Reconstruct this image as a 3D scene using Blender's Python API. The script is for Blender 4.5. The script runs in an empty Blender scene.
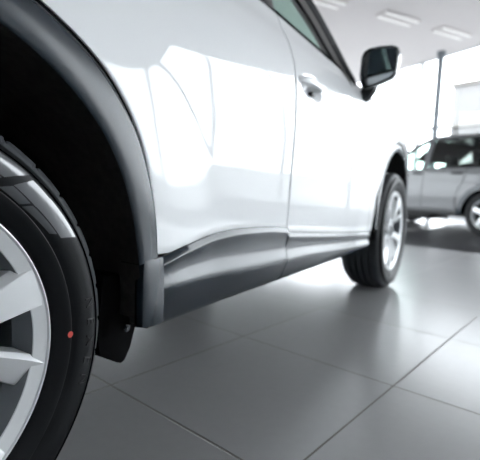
import bpy, bmesh, math, random
from mathutils import Vector, Matrix
random.seed(7)
PI = math.pi
C = bpy.context.scene.collection
SC = bpy.context.scene

# ------------------------------------------------------------------ helpers
def clamp(v, a, b): return max(a, min(b, v))
def sstep(a, b, v):
    t = clamp((v - a) / (b - a), 0, 1); return t * t * (3 - 2 * t)
def interp(pts, v):
    """smooth (monotone cubic) interpolation through (key, value) pairs"""
    n = len(pts)
    if v <= pts[0][0]:
        return pts[0][1]
    if v >= pts[-1][0]:
        return pts[-1][1]
    d = [(pts[i+1][1]-pts[i][1])/(pts[i+1][0]-pts[i][0]) for i in range(n-1)]
    m = [d[0]] + [0 if d[i-1]*d[i] <= 0 else 2*d[i-1]*d[i]/(d[i-1]+d[i]) for i in range(1, n-1)] + [d[-1]]
    for i in range(n-1):
        if v <= pts[i+1][0]:
            h = pts[i+1][0]-pts[i][0]; t = (v-pts[i][0])/h
            return ((2*t**3-3*t*t+1)*pts[i][1] + (t**3-2*t*t+t)*h*m[i] +
                    (-2*t**3+3*t*t)*pts[i+1][1] + (t**3-t*t)*h*m[i+1])
def lerp(a, b, t): return a + (b - a) * t
def poly_at(pts, t):
    """point at arc-length fraction t of a polyline"""
    L = [0]
    for a, b in zip(pts, pts[1:]):
        L.append(L[-1] + math.dist(a, b))
    s = clamp(t, 0, 1) * L[-1]
    for i in range(len(pts)-1):
        if s <= L[i+1] or i == len(pts)-2:
            k = (s-L[i])/max(1e-9, L[i+1]-L[i])
            return tuple(lerp(u, w, k) for u, w in zip(pts[i], pts[i+1]))

def node_mat(name, color, rough=.5, metal=0., coat=0., spec=.5, coat_rough=.03, noise=0., nscale=200., bump=0., ior=1.5):
    m = bpy.data.materials.new(name); m.use_nodes = True
    nt = m.node_tree; b = nt.nodes['Principled BSDF']
    b.inputs['Base Color'].default_value = (*color, 1)
    b.inputs['Roughness'].default_value = rough
    b.inputs['Metallic'].default_value = metal
    b.inputs['Coat Weight'].default_value = coat
    b.inputs['Coat Roughness'].default_value = coat_rough
    b.inputs['Specular IOR Level'].default_value = spec
    b.inputs['IOR'].default_value = ior
    if noise or bump:
        tc = nt.nodes.new('ShaderNodeTexCoord'); n = nt.nodes.new('ShaderNodeTexNoise')
        n.inputs['Scale'].default_value = nscale; n.inputs['Detail'].default_value = 4
        nt.links.new(tc.outputs['Object'], n.inputs['Vector'])
        if noise:
            r = nt.nodes.new('ShaderNodeMixRGB'); r.blend_type = 'MIX'
            r.inputs[1].default_value = (*[c*(1-noise) for c in color], 1)
            r.inputs[2].default_value = (*[min(1, c*(1+noise)) for c in color], 1)
            nt.links.new(n.outputs['Fac'], r.inputs[0]); nt.links.new(r.outputs[0], b.inputs['Base Color'])
        if bump:
            bp = nt.nodes.new('ShaderNodeBump'); bp.inputs['Strength'].default_value = bump
            bp.inputs['Distance'].default_value = .001
            nt.links.new(n.outputs['Fac'], bp.inputs['Height']); nt.links.new(bp.outputs[0], b.inputs['Normal'])
    return m

def glass_mat(name, tint, refl_ior=1.5, rough=0.0):
    m = bpy.data.materials.new(name); m.use_nodes = True
    nt = m.node_tree; nt.nodes.clear()
    out = nt.nodes.new('ShaderNodeOutputMaterial'); mix = nt.nodes.new('ShaderNodeMixShader')
    tr = nt.nodes.new('ShaderNodeBsdfTransparent'); gl = nt.nodes.new('ShaderNodeBsdfGlossy'); fr = nt.nodes.new('ShaderNodeFresnel')
    tr.inputs[0].default_value = (*tint, 1); gl.inputs['Roughness'].default_value = rough
    fr.inputs['IOR'].default_value = refl_ior
    # same reflectance from either side of the sheet
    ge = nt.nodes.new('ShaderNodeNewGeometry'); mr = nt.nodes.new('ShaderNodeMapRange')
    mr.inputs[3].default_value = refl_ior; mr.inputs[4].default_value = 1/refl_ior
    nt.links.new(ge.outputs['Backfacing'], mr.inputs[0]); nt.links.new(mr.outputs[0], fr.inputs['IOR'])
    nt.links.new(fr.outputs[0], mix.inputs[0]); nt.links.new(tr.outputs[0], mix.inputs[1]); nt.links.new(gl.outputs[0], mix.inputs[2])
    nt.links.new(mix.outputs[0], out.inputs[0])
    return m

def emit_mat(name, color, s):
    m = bpy.data.materials.new(name); m.use_nodes = True
    b = m.node_tree.nodes['Principled BSDF']
    b.inputs['Base Color'].default_value = (*color, 1)
    b.inputs['Emission Color'].default_value = (*color, 1); b.inputs['Emission Strength'].default_value = s
    return m

def mesh(name, verts, faces, mat, parent=None, loc=(0, 0, 0), smooth=True, sharp=32, flip=False, rot=None):
    me = bpy.data.meshes.new(name)
    if flip: faces = [tuple(reversed(f)) for f in faces]
    me.from_pydata([tuple(v) for v in verts], [], faces)
    me.validate(); me.update()
    if smooth:
        me.shade_smooth(); me.set_sharp_from_angle(angle=math.radians(sharp))
    me.materials.append(mat)
    o = bpy.data.objects.new(name, me); C.objects.link(o)
    o.location = loc
    if rot: o.rotation_euler = rot
    if parent: o.parent = parent
    return o

class MB:
    def __init__(s): s.v = []; s.f = []
    def add(s, v, f):
        k = len(s.v); s.v += [tuple(a) for a in v]; s.f += [tuple(i+k for i in q) for q in f]; return s
    def grid(s, rows, closed_u=False, closed_v=False):
        n = len(rows); m = len(rows[0]); f = []
        for i in range(n if closed_v else n-1):
            for j in range(m if closed_u else m-1):
                a, b = i, (i+1) % n; c, d = j, (j+1) % m
                f.append((a*m+c, a*m+d, b*m+d, b*m+c))
        return s.add([p for r in rows for p in r], f)
    def box(s, a, b, bev=0.):
        x0, y0, z0 = a; x1, y1, z1 = b
        if not bev:
            return s.add([(x, y, z) for z in (z0, z1) for y in (y0, y1) for x in (x0, x1)],
                         [(0, 2, 3, 1), (4, 5, 7, 6), (0, 1, 5, 4), (2, 6, 7, 3), (0, 4, 6, 2), (1, 3, 7, 5)])
        bm = bmesh.new(); bmesh.ops.create_cube(bm, size=1)
        for v in bm.verts: v.co = Vector((lerp(x0, x1, v.co.x+.5), lerp(y0, y1, v.co.y+.5), lerp(z0, z1, v.co.z+.5)))
        bmesh.ops.bevel(bm, geom=bm.edges[:], offset=bev, segments=3, affect='EDGES', profile=.5)
        bm.verts.index_update()
        s.add([v.co[:] for v in bm.verts], [tuple(v.index for v in f.verts) for f in bm.faces]); bm.free(); return s
    def prism(s, outline, w0, w1, place, bev=0., seg=2):
        """outline: 2-D points; place(u, v, w) -> xyz"""
        bm = bmesh.new()
        lo = [bm.verts.new(place(u, v, w0)) for u, v in outline]; hi = [bm.verts.new(place(u, v, w1)) for u, v in outline]
        n = len(outline)
        bm.faces.new(lo[::-1]); bm.faces.new(hi)
        for i in range(n): bm.faces.new((lo[i], lo[(i+1) % n], hi[(i+1) % n], hi[i]))
        bmesh.ops.recalc_face_normals(bm, faces=bm.faces[:])
        if bev:
            ed = [e for e in bm.edges if not ((e.verts[0] in lo) ^ (e.verts[1] in lo))]
            bmesh.ops.bevel(bm, geom=ed, offset=bev, segments=seg, affect='EDGES', profile=.5)
        bm.verts.index_update()
        s.add([v.co[:] for v in bm.verts], [tuple(v.index for v in f.verts) for f in bm.faces]); bm.free(); return s
    def tube(s, pts, r, n=12, cap=True):
        pts = [Vector(p) for p in pts]; rows = []
        rr = r if isinstance(r, (list, tuple)) else [r]*len(pts)
        ref = None
        for i, p in enumerate(pts):
            t = (pts[min(i+1, len(pts)-1)] - pts[max(i-1, 0)]).normalized()
            if ref is None:
                ref = Vector((0, 0, 1)) if abs(t.z) < .9 else Vector((1, 0, 0))
            a = t.cross(ref).normalized(); b = a.cross(t).normalized(); ref = b
            rows.append([p + (a*math.cos(2*PI*k/n) + b*math.sin(2*PI*k/n))*rr[i] for k in range(n)])
        s.grid(rows, closed_u=True)
        k = len(s.v) - n*len(pts)
        if cap:
            s.f.append(tuple(range(k, k+n))); s.f.append(tuple(reversed(range(len(s.v)-n, len(s.v)))))
        return s
    def revolve(s, prof, seg=96, cx=(0, 0)):
        """prof: (x, r) pairs revolved about the X axis"""
        rows = [[(x, r*math.cos(2*PI*k/seg)+cx[0], r*math.sin(2*PI*k/seg)+cx[1]) for k in range(seg)] for x, r in prof]
        return s.grid(rows, closed_u=True)
    def disc(s, x, r, cx=(0, 0), seg=48):
        return s.add([(x, r*math.cos(2*PI*k/seg)+cx[0], r*math.sin(2*PI*k/seg)+cx[1]) for k in range(seg)], [tuple(range(seg))])
    def map(s, fn): s.v = [tuple(fn(*p)) for p in s.v]; return s
    def build(s, name, mat, parent=None, fix=True, **k):
        o = mesh(name, s.v, s.f, mat, parent, **k)
        if fix:
            bm = bmesh.new(); bm.from_mesh(o.data); bmesh.ops.remove_doubles(bm, verts=bm.verts[:], dist=1e-6)
            bmesh.ops.recalc_face_normals(bm, faces=bm.faces[:]); bm.to_mesh(o.data); bm.free()
            if k.get('smooth', True):
                o.data.shade_smooth(); o.data.set_sharp_from_angle(angle=math.radians(k.get('sharp', 32)))
        return o

def tag(o, label=None, cat=None, group=None, kind=None):
    if label: o['label'] = label
    if cat: o['category'] = cat
    if group: o['group'] = group
    if kind: o['kind'] = kind
    return o
def empty(name, loc, rz=0):
    o = bpy.data.objects.new(name, None); C.objects.link(o); o.location = loc; o.rotation_euler = (0, 0, rz)
    o.empty_display_size = .2
    return o
def copy_tree(o, parent=None):
    c = o.copy(); C.objects.link(c)
    if parent: c.parent = parent
    for ch in list(o.children): copy_tree(ch, c)
    return c

# ------------------------------------------------------------------ materials
M = {}
M['paint'] = node_mat('white_car_paint', (.90, .915, .925), .45, coat=1., spec=.2, coat_rough=.012)
M['paint'].node_tree.nodes['Principled BSDF'].inputs['Coat IOR'].default_value = 1.5
M['clad'] = node_mat('charcoal_grained_plastic', (.014, .023, .032), .24, spec=.5, noise=.25, nscale=900, bump=.03)
M['gap'] = node_mat('black_rubber_seal', (.004, .004, .0045), .9, spec=.06)
M['felt'] = node_mat('black_felt_liner', (.035, .034, .034), .95, spec=.1, noise=.6, nscale=60, bump=.6)
M['blackpl'] = node_mat('satin_black_plastic', (.010, .011, .013), .45, spec=.4)
M['gloss'] = node_mat('gloss_black_trim', (.008, .010, .014), .12, spec=.6)
M['frameblk'] = node_mat('matt_black_frame', (.006, .007, .009), .65, spec=.12)
M['tire'] = node_mat('tire_rubber', (.0055, .0066, .008), .46, spec=.18, noise=.2, nscale=400, bump=.08)
M['tread'] = node_mat('tread_rubber', (.040, .044, .049), .5, spec=.4)
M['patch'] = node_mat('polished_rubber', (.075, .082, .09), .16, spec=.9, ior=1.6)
M['letter'] = node_mat('raised_rubber', (.010, .011, .012), .5, spec=.3)
M['alloy'] = node_mat('silver_alloy', (.86, .88, .89), .32, metal=.2, coat=.6, coat_rough=.08)
M['barrel'] = node_mat('grey_alloy_barrel', (.20, .215, .23), .38, metal=.5)
M['chrome'] = node_mat('chrome', (.75, .76, .78), .08, metal=1.)
M['dot'] = node_mat('red_paint', (.62, .07, .05), .6)
M['glass'] = glass_mat('green_tinted_car_glass', (.70, .86, .80), 1.5)
M['glass2'] = glass_mat('light_green_car_glass', (.86, .94, .90), 1.5)
M['pglass'] = glass_mat('privacy_glass', (.16, .19, .20), 1.5)
M['mirror'] = node_mat('mirror_silver', (.62, .66, .68), .02, metal=1.)
M['liner'] = node_mat('grey_headliner_cloth', (.26, .25, .24), .9, spec=.1)
M['brown'] = node_mat('dark_taupe_rubber', (.06, .055, .052), .6)
M['seat'] = node_mat('dark_seat_cloth', (.03, .03, .034), .85, spec=.2)
M['lens'] = node_mat('clear_lamp_lens', (.55, .58, .60), .08, coat=1.)
M['redlens'] = node_mat('red_lamp_lens', (.30, .01, .01), .1, coat=1.)
M['amber'] = node_mat('amber_plastic', (.7, .35, .05), .2)
M['silver'] = node_mat('silver_car_paint', (.10, .104, .11), .40, metal=.1, coat=.6, coat_rough=.03)
M['white_wall'] = node_mat('white_plaster', (.80, .80, .80), .8, spec=.2, noise=.02, nscale=12)
M['dark_wall'] = node_mat('dark_blue_grey_plaster', (.075, .085, .10), .8, spec=.2, noise=.05, nscale=10)
M['ceil'] = node_mat('ceiling_plaster', (.635, .60, .595), .75, spec=.25, noise=.02, nscale=3)
M['alu'] = node_mat('grey_painted_steel', (.17, .19, .21), .5, metal=.1)
M['frame'] = node_mat('pale_window_frame', (.52, .53, .54), .5)
M['pane'] = glass_mat('clear_window_glass', (.98, .985, .99), 1.45)
M['tube'] = emit_mat('fluorescent_tube', (.6, .6, .6), .55)
M['build'] = node_mat('pale_render_wall', (.195, .192, .190), .9, spec=.1, noise=.03, nscale=2)
M['trimb'] = node_mat('cream_roof_edge', (.135, .127, .115), .8)
M['pave'] = node_mat('pale_concrete_paving', (.27, .27, .268), .9, spec=.1, noise=.05, nscale=4)

def floor_mat():
    m = bpy.data.materials.new('grey_porcelain_tiles'); m.use_nodes = True
    nt = m.node_tree; N = nt.nodes; L = nt.links; b = N['Principled BSDF']
    tc = N.new('ShaderNodeTexCoord'); mp = N.new('ShaderNodeMapping'); mp.vector_type = 'TEXTURE'
    ty = math.radians(-8.68); s = .6285; ox, oy = -.461, 1.268
    # tile corner (u = ox, v = oy) measured along the rotated tile axes
    mp.inputs['Location'].default_value = (math.cos(ty)*ox - math.sin(ty)*oy, math.sin(ty)*ox + math.cos(ty)*oy, 0)
    mp.inputs['Rotation'].default_value = (0, 0, ty)
    mp.inputs['Scale'].default_value = (s, s, 1)
    L.new(tc.outputs['Object'], mp.inputs['Vector'])
    sep = N.new('ShaderNodeSeparateXYZ'); L.new(mp.outputs[0], sep.inputs[0])
    def math_(op, a, b_=None):
        n = N.new('ShaderNodeMath'); n.operation = op
        for i, q in enumerate((a, b_)):
            if q is None: continue
            if isinstance(q, (int, float)): n.inputs[i].default_value = q
            else: L.new(q, n.inputs[i])
        return n.outputs[0]
    ds = []
    for ax in (0, 1):
        fr = math_('FRACT', sep.outputs[ax]); d = math_('MINIMUM', fr, math_('SUBTRACT', 1., fr)); ds.append(d)
    dist = math_('MINIMUM', ds[0], ds[1])
    r = N.new('ShaderNodeMapRange'); r.interpolation_type = 'SMOOTHSTEP'
    r.inputs[1].default_value = .0036; r.inputs[2].default_value = .0064
    r.inputs[3].default_value = 0; r.inputs[4].default_value = 1
    L.new(dist, r.inputs[0])
    comb = N.new('ShaderNodeCombineXYZ')
    L.new(math_('FLOOR', sep.outputs[0]), comb.inputs[0]); L.new(math_('FLOOR', sep.outputs[1]), comb.inputs[1])
    wn = N.new('ShaderNodeTexWhiteNoise'); wn.noise_dimensions = '2D'; L.new(comb.outputs[0], wn.inputs['Vector'])
    no = N.new('ShaderNodeTexNoise'); no.inputs['Scale'].default_value = 35; no.inputs['Detail'].default_value = 6
    L.new(tc.outputs['Object'], no.inputs['Vector'])
    v = math_('ADD', math_('MULTIPLY', wn.outputs['Value'], .35), math_('MULTIPLY', no.outputs['Fac'], .5))
    tilec = N.new('ShaderNodeMixRGB'); tilec.inputs[1].default_value = (  .30, .30, .305, 1); tilec.inputs[2].default_value = (.355, .355, .36, 1)
    L.new(v, tilec.inputs[0])
    # darker inlaid tiles further into the hall; silver car's shadow painted in too
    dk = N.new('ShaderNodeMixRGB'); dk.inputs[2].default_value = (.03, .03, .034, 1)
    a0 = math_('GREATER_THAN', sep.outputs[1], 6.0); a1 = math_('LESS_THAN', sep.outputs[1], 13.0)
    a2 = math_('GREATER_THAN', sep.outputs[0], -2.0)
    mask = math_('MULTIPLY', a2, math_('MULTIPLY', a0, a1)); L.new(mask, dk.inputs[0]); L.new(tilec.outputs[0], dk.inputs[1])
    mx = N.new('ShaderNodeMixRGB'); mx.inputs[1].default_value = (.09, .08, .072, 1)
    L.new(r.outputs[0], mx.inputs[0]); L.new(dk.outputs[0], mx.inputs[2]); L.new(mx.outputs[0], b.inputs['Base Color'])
    rr = N.new('ShaderNodeMapRange'); rr.inputs[3].default_value = .7; rr.inputs[4].default_value = .24; L.new(r.outputs[0], rr.inputs[0])
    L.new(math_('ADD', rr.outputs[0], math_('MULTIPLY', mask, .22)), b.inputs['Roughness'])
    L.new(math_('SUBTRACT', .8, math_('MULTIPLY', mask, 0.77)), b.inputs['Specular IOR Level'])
    bp = N.new('ShaderNodeBump'); bp.inputs['Strength'].default_value = .5; bp.inputs['Distance'].default_value = .002
    L.new(r.outputs[0], bp.inputs['Height']); L.new(bp.outputs[0], b.inputs['Normal'])
    return m
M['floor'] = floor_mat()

# ------------------------------------------------------------------ showroom
ROOM = [(-9., 17.45), (6.50, 6.946), (6.50, -6.5), (-9., -6.5)]     # plan, facade first
H = 4.0
def struct(o): o['kind'] = 'structure'; return o
fl = MB(); fl.add([(x, y, 0) for x, y in ROOM] + [(x, y, -.1) for x, y in ROOM], [(3, 2, 1, 0), (4, 5, 6, 7)] + [(i, (i+1) % 4, (i+1) % 4+4, i+4) for i in range(4)])
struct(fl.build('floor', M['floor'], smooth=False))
ce = MB(); ce.add([(x, y, H) for x, y in ROOM] + [(x, y, H+.25) for x, y in ROOM], [(0, 1, 2, 3), (7, 6, 5, 4)] + [(i+4, (i+1) % 4+4, (i+1) % 4, i) for i in range(4)])
struct(ce.build('ceiling', M['ceil'], smooth=False))

def along(a, b, s, off, z):
    d = Vector((b[0]-a[0], b[1]-a[1], 0)); L = d.length; d /= L; n = Vector((d.y, -d.x, 0))
    p = Vector((a[0], a[1], 0)) + d*s + n*off; p.z = z; return p
def wall_box(mb, a, b, s0, s1, o0, o1, z0, z1):
    mb.add([along(a, b, s, o, z) for z in (z0, z1) for o in (o0, o1) for s in (s0, s1)],
           [(0, 2, 3, 1), (4, 5, 7, 6), (0, 1, 5, 4), (2, 6, 7, 3), (0, 4, 6, 2), (1, 3, 7, 5)])
def glazing(name, a, b, posts, z0=.0, z1=H, bars=(), w=.05):
    L = math.dist(a, b)
    fr = MB()
    for s in posts: wall_box(fr, a, b, s-w/2, s+w/2, -.1, .0, z0, z1)
    wall_box(fr, a, b, 0, L, -.1, 0, z0, z0+.06)
    wall_box(fr, a, b, 0, L, -.1, 0, z1-.02, z1)
    for z in bars: wall_box(fr, a, b, 0, L, -.1, 0, z-w/2, z+w/2)
    o = struct(fr.build(name, M['frame'], smooth=False))
    g = MB(); wall_box(g, a, b, 0.03, L-.03, -.055, -.045, z0+.03, z1-.01)
    g.build('pane', M['pane'], o, smooth=False)
    return o
LF = math.dist(ROOM[0], ROOM[1])
glazing('window_1', ROOM[1], ROOM[0], [.04, 1.6, 3.2, 4.8, 6.4, 9.88, 13.1, 16.3, LF-.04], w=.075)
RM = (6.50, 4.20)
glazing('window_2', RM, ROOM[1], [0.03, 1.8])
wr_ = MB(); wall_box(wr_, ROOM[2], RM, 0, 10.70, -.2, 0, 0, H); struct(wr_.build('wall_right', M['white_wall'], smooth=False))
glazing('window_3', ROOM[0], ROOM[3], [.03, 4, 8, 12, 16, 20, 23.4], bars=(2.6,))
wb = MB(); wall_box(wb, ROOM[3], ROOM[2], 0, 15.50, -.2, 0, 0, 2.3); wall_box(wb, ROOM[3], ROOM[2], 0, 15.50, -.2, 0, 3.5, H); wall_box(wb, ROOM[3], ROOM[2], 0, 5.6, -.2, 0, 2.3, 3.5); wall_box(wb, ROOM[3], ROOM[2], 7.4, 15.50, -.2, 0, 2.3, 3.5); struct(wb.build('wall_back', M['dark_wall'], smooth=False))
bb = MB(); wall_box(bb, ROOM[3], ROOM[2], 0, 15.50, -.215, -.2, 0, .1); struct(bb.build('baseboard_back', M['alu'], smooth=False))

# the slim steel column at the glass front
pm = MB(); PX, PY = -1.16, 11.65
pm.tube([(PX, PY, 0), (PX, PY, H)], .072, 20)
pole = pm.build('column', M['alu'])
pole.location = (0, 0, 0)
tag(pole, 'slim grey steel column rising to the ceiling behind the silver car', 'column')
pc = MB(); pc.tube([(PX, PY, H-.10), (PX, PY, H-.001)], .10, 20); pc.build('top_collar', M['alu'], pole)
pc = MB(); pc.tube([(PX, PY, 2.5), (PX, PY, 2.56)], .086, 20); pc.build('joint_ring', M['alu'], pole)
pc = MB(); pc.tube([(PX, PY, .0), (PX, PY, .03)], .12, 20); pc.build('base_plate', M['alu'], pole)

# ceiling lamps: twin tubes, running square to the glass front
def lamp(cx, cy, label):
    t = empty('ceiling_lamp', (cx, cy, H), math.radians(-30))
    h = MB(); h.box((-.15, -.47, -.03), (.15, .47, -.0), .008); h.build('housing', M['ceil'], t)
    for s in (-1, 1):
        q = MB(); q.tube([(s*.11, -.44, -.045), (s*.11, .44, -.045)], .018, 12)
        q.build('lamp_tube', M['tube'], t)
    return tag(t, label, 'ceiling lamp', 'twin-tube ceiling lamps')
lamp(-1.60, 9.02, 'twin-tube ceiling lamp above the black door mirror, nearest to it')
lamp(-.78, 10.30, 'twin-tube ceiling lamp beside the head of the slim column')
lamp(-2.60, 7.55, 'twin-tube ceiling lamp at the top picture edge, left of the mirror')

# outside
pv = MB(); pv.add([(-60, -40, -.12), (60, -40, -.12), (60, 70, -.12), (-60, 70, -.12)], [(0, 1, 2, 3)])
struct(pv.build('pavement', M['pave'], smooth=False))
ob = empty('building', (-.93, 27.2, -.12), math.radians(-24))
q = MB(); q.box((-2.1, 0, 0), (3.2, 8, 6.75)); q.build('wall', M['build'], ob, smooth=False)
q = MB(); q.box((-2.2, -.15, 6.75), (3.3, 8.1, 6.93)); q.build('roof_edge', M['trimb'], ob, smooth=False)
q = MB(); q.box((-4.0, -.6, 4.42), (3.3, -.002, 4.55)); q.build('canopy', M['trimb'], ob, smooth=False)
tag(ob, 'pale building outside beyond the glass front, right of the column', 'building')

# ------------------------------------------------------------------ white car
RT = .367
AX = (0., 2.7)
car = empty('car', (-.9, 1.35, 0))
tag(car, 'glossy white crossover car with charcoal sill and wheel arch cladding, filling the foreground', 'car')
OFF = (.9, -1.35, 0)      # parts below are written in hall coordinates
def part(mb, name, mat, parent=None, **k):
    """part of the white car; a sub-part keeps the frame of its parent part"""
    if parent is None: return mb.build(name, mat, car, loc=OFF, **k)
    return mb.build(name, mat, parent, **k)
MIR = lambda x, y, z: (-1.8 - x, y, z)

PROF = [(.26, -.034), (.48, -.0115), (.60, -.0080), (.72, -.0030), (.82, .000), (.90, -.001), (1.0, -.010), (1.085, -.036), (1.16, -.074), (1.295, -.120), (1.40, -.160), (1.50, -.215), (1.57, -.275), (1.62, -.35)]
PLAN = [(-.95, -.16), (-.6, -.06), (0, -.006), (.7, .0), (1.6, .0), (2.2, -.002), (2.7, -.010), (3.05, -.024), (3.3, -.09)]
def S(y, z):
    x = interp(PROF, z) + interp(PLAN, y)
    for yc in AX:
        r = math.hypot(y-yc, z-RT)
        k = 1 - sstep(.52, .76, r)
        x += k * .016 * sstep(.1, .5, z) * (1 if yc == 0 else .8)
    # hand recess behind the front door handle
    for yc, zc in ((1.295, .968), (.33, 1.0)):
        d = ((y-yc)/.098)**2 + ((z-zc)/.036)**2
        x -= .030*(1-sstep(.35, 1.0, math.sqrt(d)))
    return x

ZT = [(.50, .462), (.578, .477), (.652, .488), (.736, .498), (.833, .502), (1.01, .497), (1.16, .484)]
ZTF = [(1.16, .470), (1.55, .440), (2.2, .398)]
def sill_top(y): return interp(ZT, y) if y < 1.158 else interp(ZTF, y)
BELT = [(-.7, 1.245), (0, 1.228), (.5, 1.215), (1.04, 1.192), (1.24, 1.180), (1.52, 1.162), (1.94, 1.130), (2.2, 1.10)]
def belt(y): return interp(BELT, y)

def panel(rows, name, mat, mir=False, parent=None, ret=.022, seal=None):
    """rows of (y, z): sheet on the body side with rolled-in edges"""
    n, m = len(rows), len(rows[0])
    P = [[Vector((S(y, z), y, z)) for y, z in r] for r in rows]
    def roll(edge, inner):
        a = []
        for p, q in zip(edge, inner):
            o = (p-q).normalized()*.0025
            a.append((p+o*.6+Vector((-.001, 0, 0)), p+o+Vector((-.004, 0, 0)), p+o+Vector((-ret, 0, 0))))
        return a
    mb = MB(); mb.grid(P)
    rim = [((i, 0), (i, 1)) for i in range(n)] + [((n-1, j), (n-2, j)) for j in range(m)] + [((i, m-1), (i, m-2)) for i in range(n-1, -1, -1)] + [((0, j), (1, j)) for j in range(m-1, -1, -1)]
    e = [P[a[0]][a[1]] for a, b in rim]; ii = [P[b[0]][b[1]] for a, b in rim]
    R = roll(e, ii)
    mb.grid([e] + [[r[k] for r in R] for k in range(3)], closed_u=True)
    if mir: mb.map(MIR)
    return part(mb, name, mat, parent, sharp=50)

def ring_r(th, yc):
    """inner and outer radius of the arch cladding (angle from the horizontal, mirrored fore and aft)"""
    a = math.degrees(th); a = a if a <= 90 else 180-a
    ri = interp([(-5, .437), (5, .438), (15, .442), (25, .453), (36, .468), (45, .478), (56, .484), (70, .489), (90, .490)], a)
    ro = interp([(-5, .492), (12, .499), (18, .509), (31, .532), (43, .551), (54, .559), (68, .556), (90, .556)], a)
    return ri, ro
def arch_edge(a, d):
    ro = ring_r(math.radians(a), 0)[1] + d
    return ro*math.cos(math.radians(a)), RT0 + ro*math.sin(math.radians(a))
RT0 = .364
GAPW = lambda a: .0055 + .006*sstep(14, 40, a)
REAR_EDGE = [(.40, .4995), (.455, .499)] + [(z, y) for y, z in [arch_edge(a, GAPW(a)) for a in range(12, 77, 4)]] + [(.93, .128), (1.02, .125), (1.25, .12)]
ZLEV = sorted(set([round(lerp(.470, 1.215, k/44), 4) for k in range(45)] + [round(arch_edge(a, GAPW(a))[1], 4) for a in range(14, 77, 2)]))
def rear_door_rows():
    rows = []
    for z_ in ZLEV:
        v = (z_-.470)/(1.215-.470)
        row = []
        for i in range(81):
            u = i/80
            zn = lerp(.470, 1.215, v)
            y = lerp(interp(REAR_EDGE, zn), 1.149, u)
            lo, hi = sill_top(y), belt(y)
            z = lo + (hi-lo)*v if u > 0 else zn
            zz = lerp(zn, lo+(hi-lo)*v, sstep(0, .25, u))
            row.append((y, zz))
        rows.append(row)
    return rows
def front_door_rows():
    return [[(y, lerp(sill_top(y)+.001, belt(y), j/56)) for y in [1.1575 + (2.118-1.1575)*i/110 for i in range(111)]] for j in range(57)]
def arch_pts(yc, r0, a0, a1, n, rz=None):
    return [(yc + r0*math.cos(lerp(a0, a1, t/n)), RT + (rz or r0)*math.sin(lerp(a0, a1, t/n))) for t in range(n+1)]
def fender_rows():
    inner = [(2.7 - math.cos(lerp(math.radians(4), math.radians(178), t/70)) * lerp(.507, .555, math.sin(lerp(0, PI, t/70))), RT + math.sin(lerp(math.radians(4), math.radians(178), t/70))*lerp(.5, .553, math.sin(lerp(0, PI, t/70)))) for t in range(71)]
    outer = [(2.126, .398), (2.126, 1.112), (2.5, 1.055), (2.85, .975), (3.12, .885), (3.27, .80), (3.30, .62), (3.26, .385)]
    # match the arc so that columns fan out evenly
    key = [0, .30, .48, .62, .74, .82, .91, 1]
    rows = []
    O = []
    for t in range(71):
        f = t/70
        for k in range(7):
            if f <= key[k+1]:
                w = (f-key[k])/(key[k+1]-key[k]); O.append((lerp(outer[k][0], outer[k+1][0], w), lerp(outer[k][1], outer[k+1][1], w))); break
    for j in range(21):
        rows.append([(lerp(a[0], b[0], j/20), lerp(a[1], b[1], j/20)) for a, b in zip(inner, O)])
    return rows
def quarter_rows():
    a0, a1 = math.radians(77), math.radians(178)
    inner = [(.5665*math.cos(lerp(a0, a1, t/50)), RT0+.5670*math.sin(lerp(a0, a1, t/50))) for t in range(51)]
    outer = [(.1275, .9165), (.1255, .935), (.1225, .97), (.120, 1.02), (.115, 1.215), (-.62, 1.24), (-.80, 1.05), (-.82, .72), (-.70, .38)]
    key = [0, .05, .1, .16, .26, .60, .74, .88, 1]
    O = []
    for t in range(51):
        f = t/50
        for k in range(8):
            if f <= key[k+1]:
                w = (f-key[k])/(key[k+1]-key[k]); O.append((lerp(outer[k][0], outer[k+1][0], w), lerp(outer[k][1], outer[k+1][1], w))); break
    return [[(lerp(a[0], b[0], j/16), lerp(a[1], b[1], j/16)) for a, b in zip(inner, O)] for j in range(17)]

def sill_clad(y0, y1, mir, parent, front):
    rows = []
    n = 60
    for i in range(n+1):
        y = lerp(y0, y1, i/n)
        zt = sill_top(y) - .001
        b = .026*(1-sstep(.5, .8, y)) * (0 if front else 1)
        zc = lerp(.398, .376, sstep(.5, 1.1, y)) if not front else lerp(.374, .338, sstep(1.16, 2.1, y))
        s0 = S(y, zt)
        pull = sstep(2.02, 2.16, y)*.0 if front else 0
        e = 0 if front else 1-sstep(.5, .62, y)
        xa = s0 + .010 + .003*e
        xm = s0 - .0010 + .008*e
        xc = s0 + .0095 + .003*e
        L = lambda t: lerp(zt-.016, zc, t)
        rows.append([(s0-.02, y, zt), (s0+.001, y, zt-.0005), (s0+.004, y, zt-.002), (xa-.0012, y, zt-.0135), (xa, y, zt-.016), (xa-.0006, y, zt-.019),
                     (lerp(xa, xm, .45), y, L(.14)), (lerp(xa, xm, .80), y, L(.30)), (lerp(xa, xm, .97), y, L(.43)), (xm, y, L(.50)), (lerp(xm, xc, .08), y, L(.58)), (lerp(xm, xc, .26), y, L(.68)), (lerp(xm, xc, .56), y, L(.80)), (lerp(xm, xc, .82), y, L(.90)), (xc-.0008, y, L(.97)), (xc, y, zc-.003),
                     (xc-.006, y, zc-.015), (-.026+b*.5, y, .312), (-.038+b*.3, y, .2985), (-.055, y, .295), (-.13, y, .300)])
    # close the two ends with a rolled edge
    def endcap(r, s): return [(x-.004, y+s*.0018, z) for x, y, z in r], [(x-.03, y+s*.002, z) for x, y, z in r]
    a = endcap(rows[0], -1); b = endcap(rows[-1], 1)
    rows = [a[1], a[0]] + rows + [b[0], b[1]]
    mb = MB(); mb.grid(rows)
    if mir: mb.map(MIR)
    return part(mb, 'sill_cladding', M['clad'], parent, sharp=40)

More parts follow.
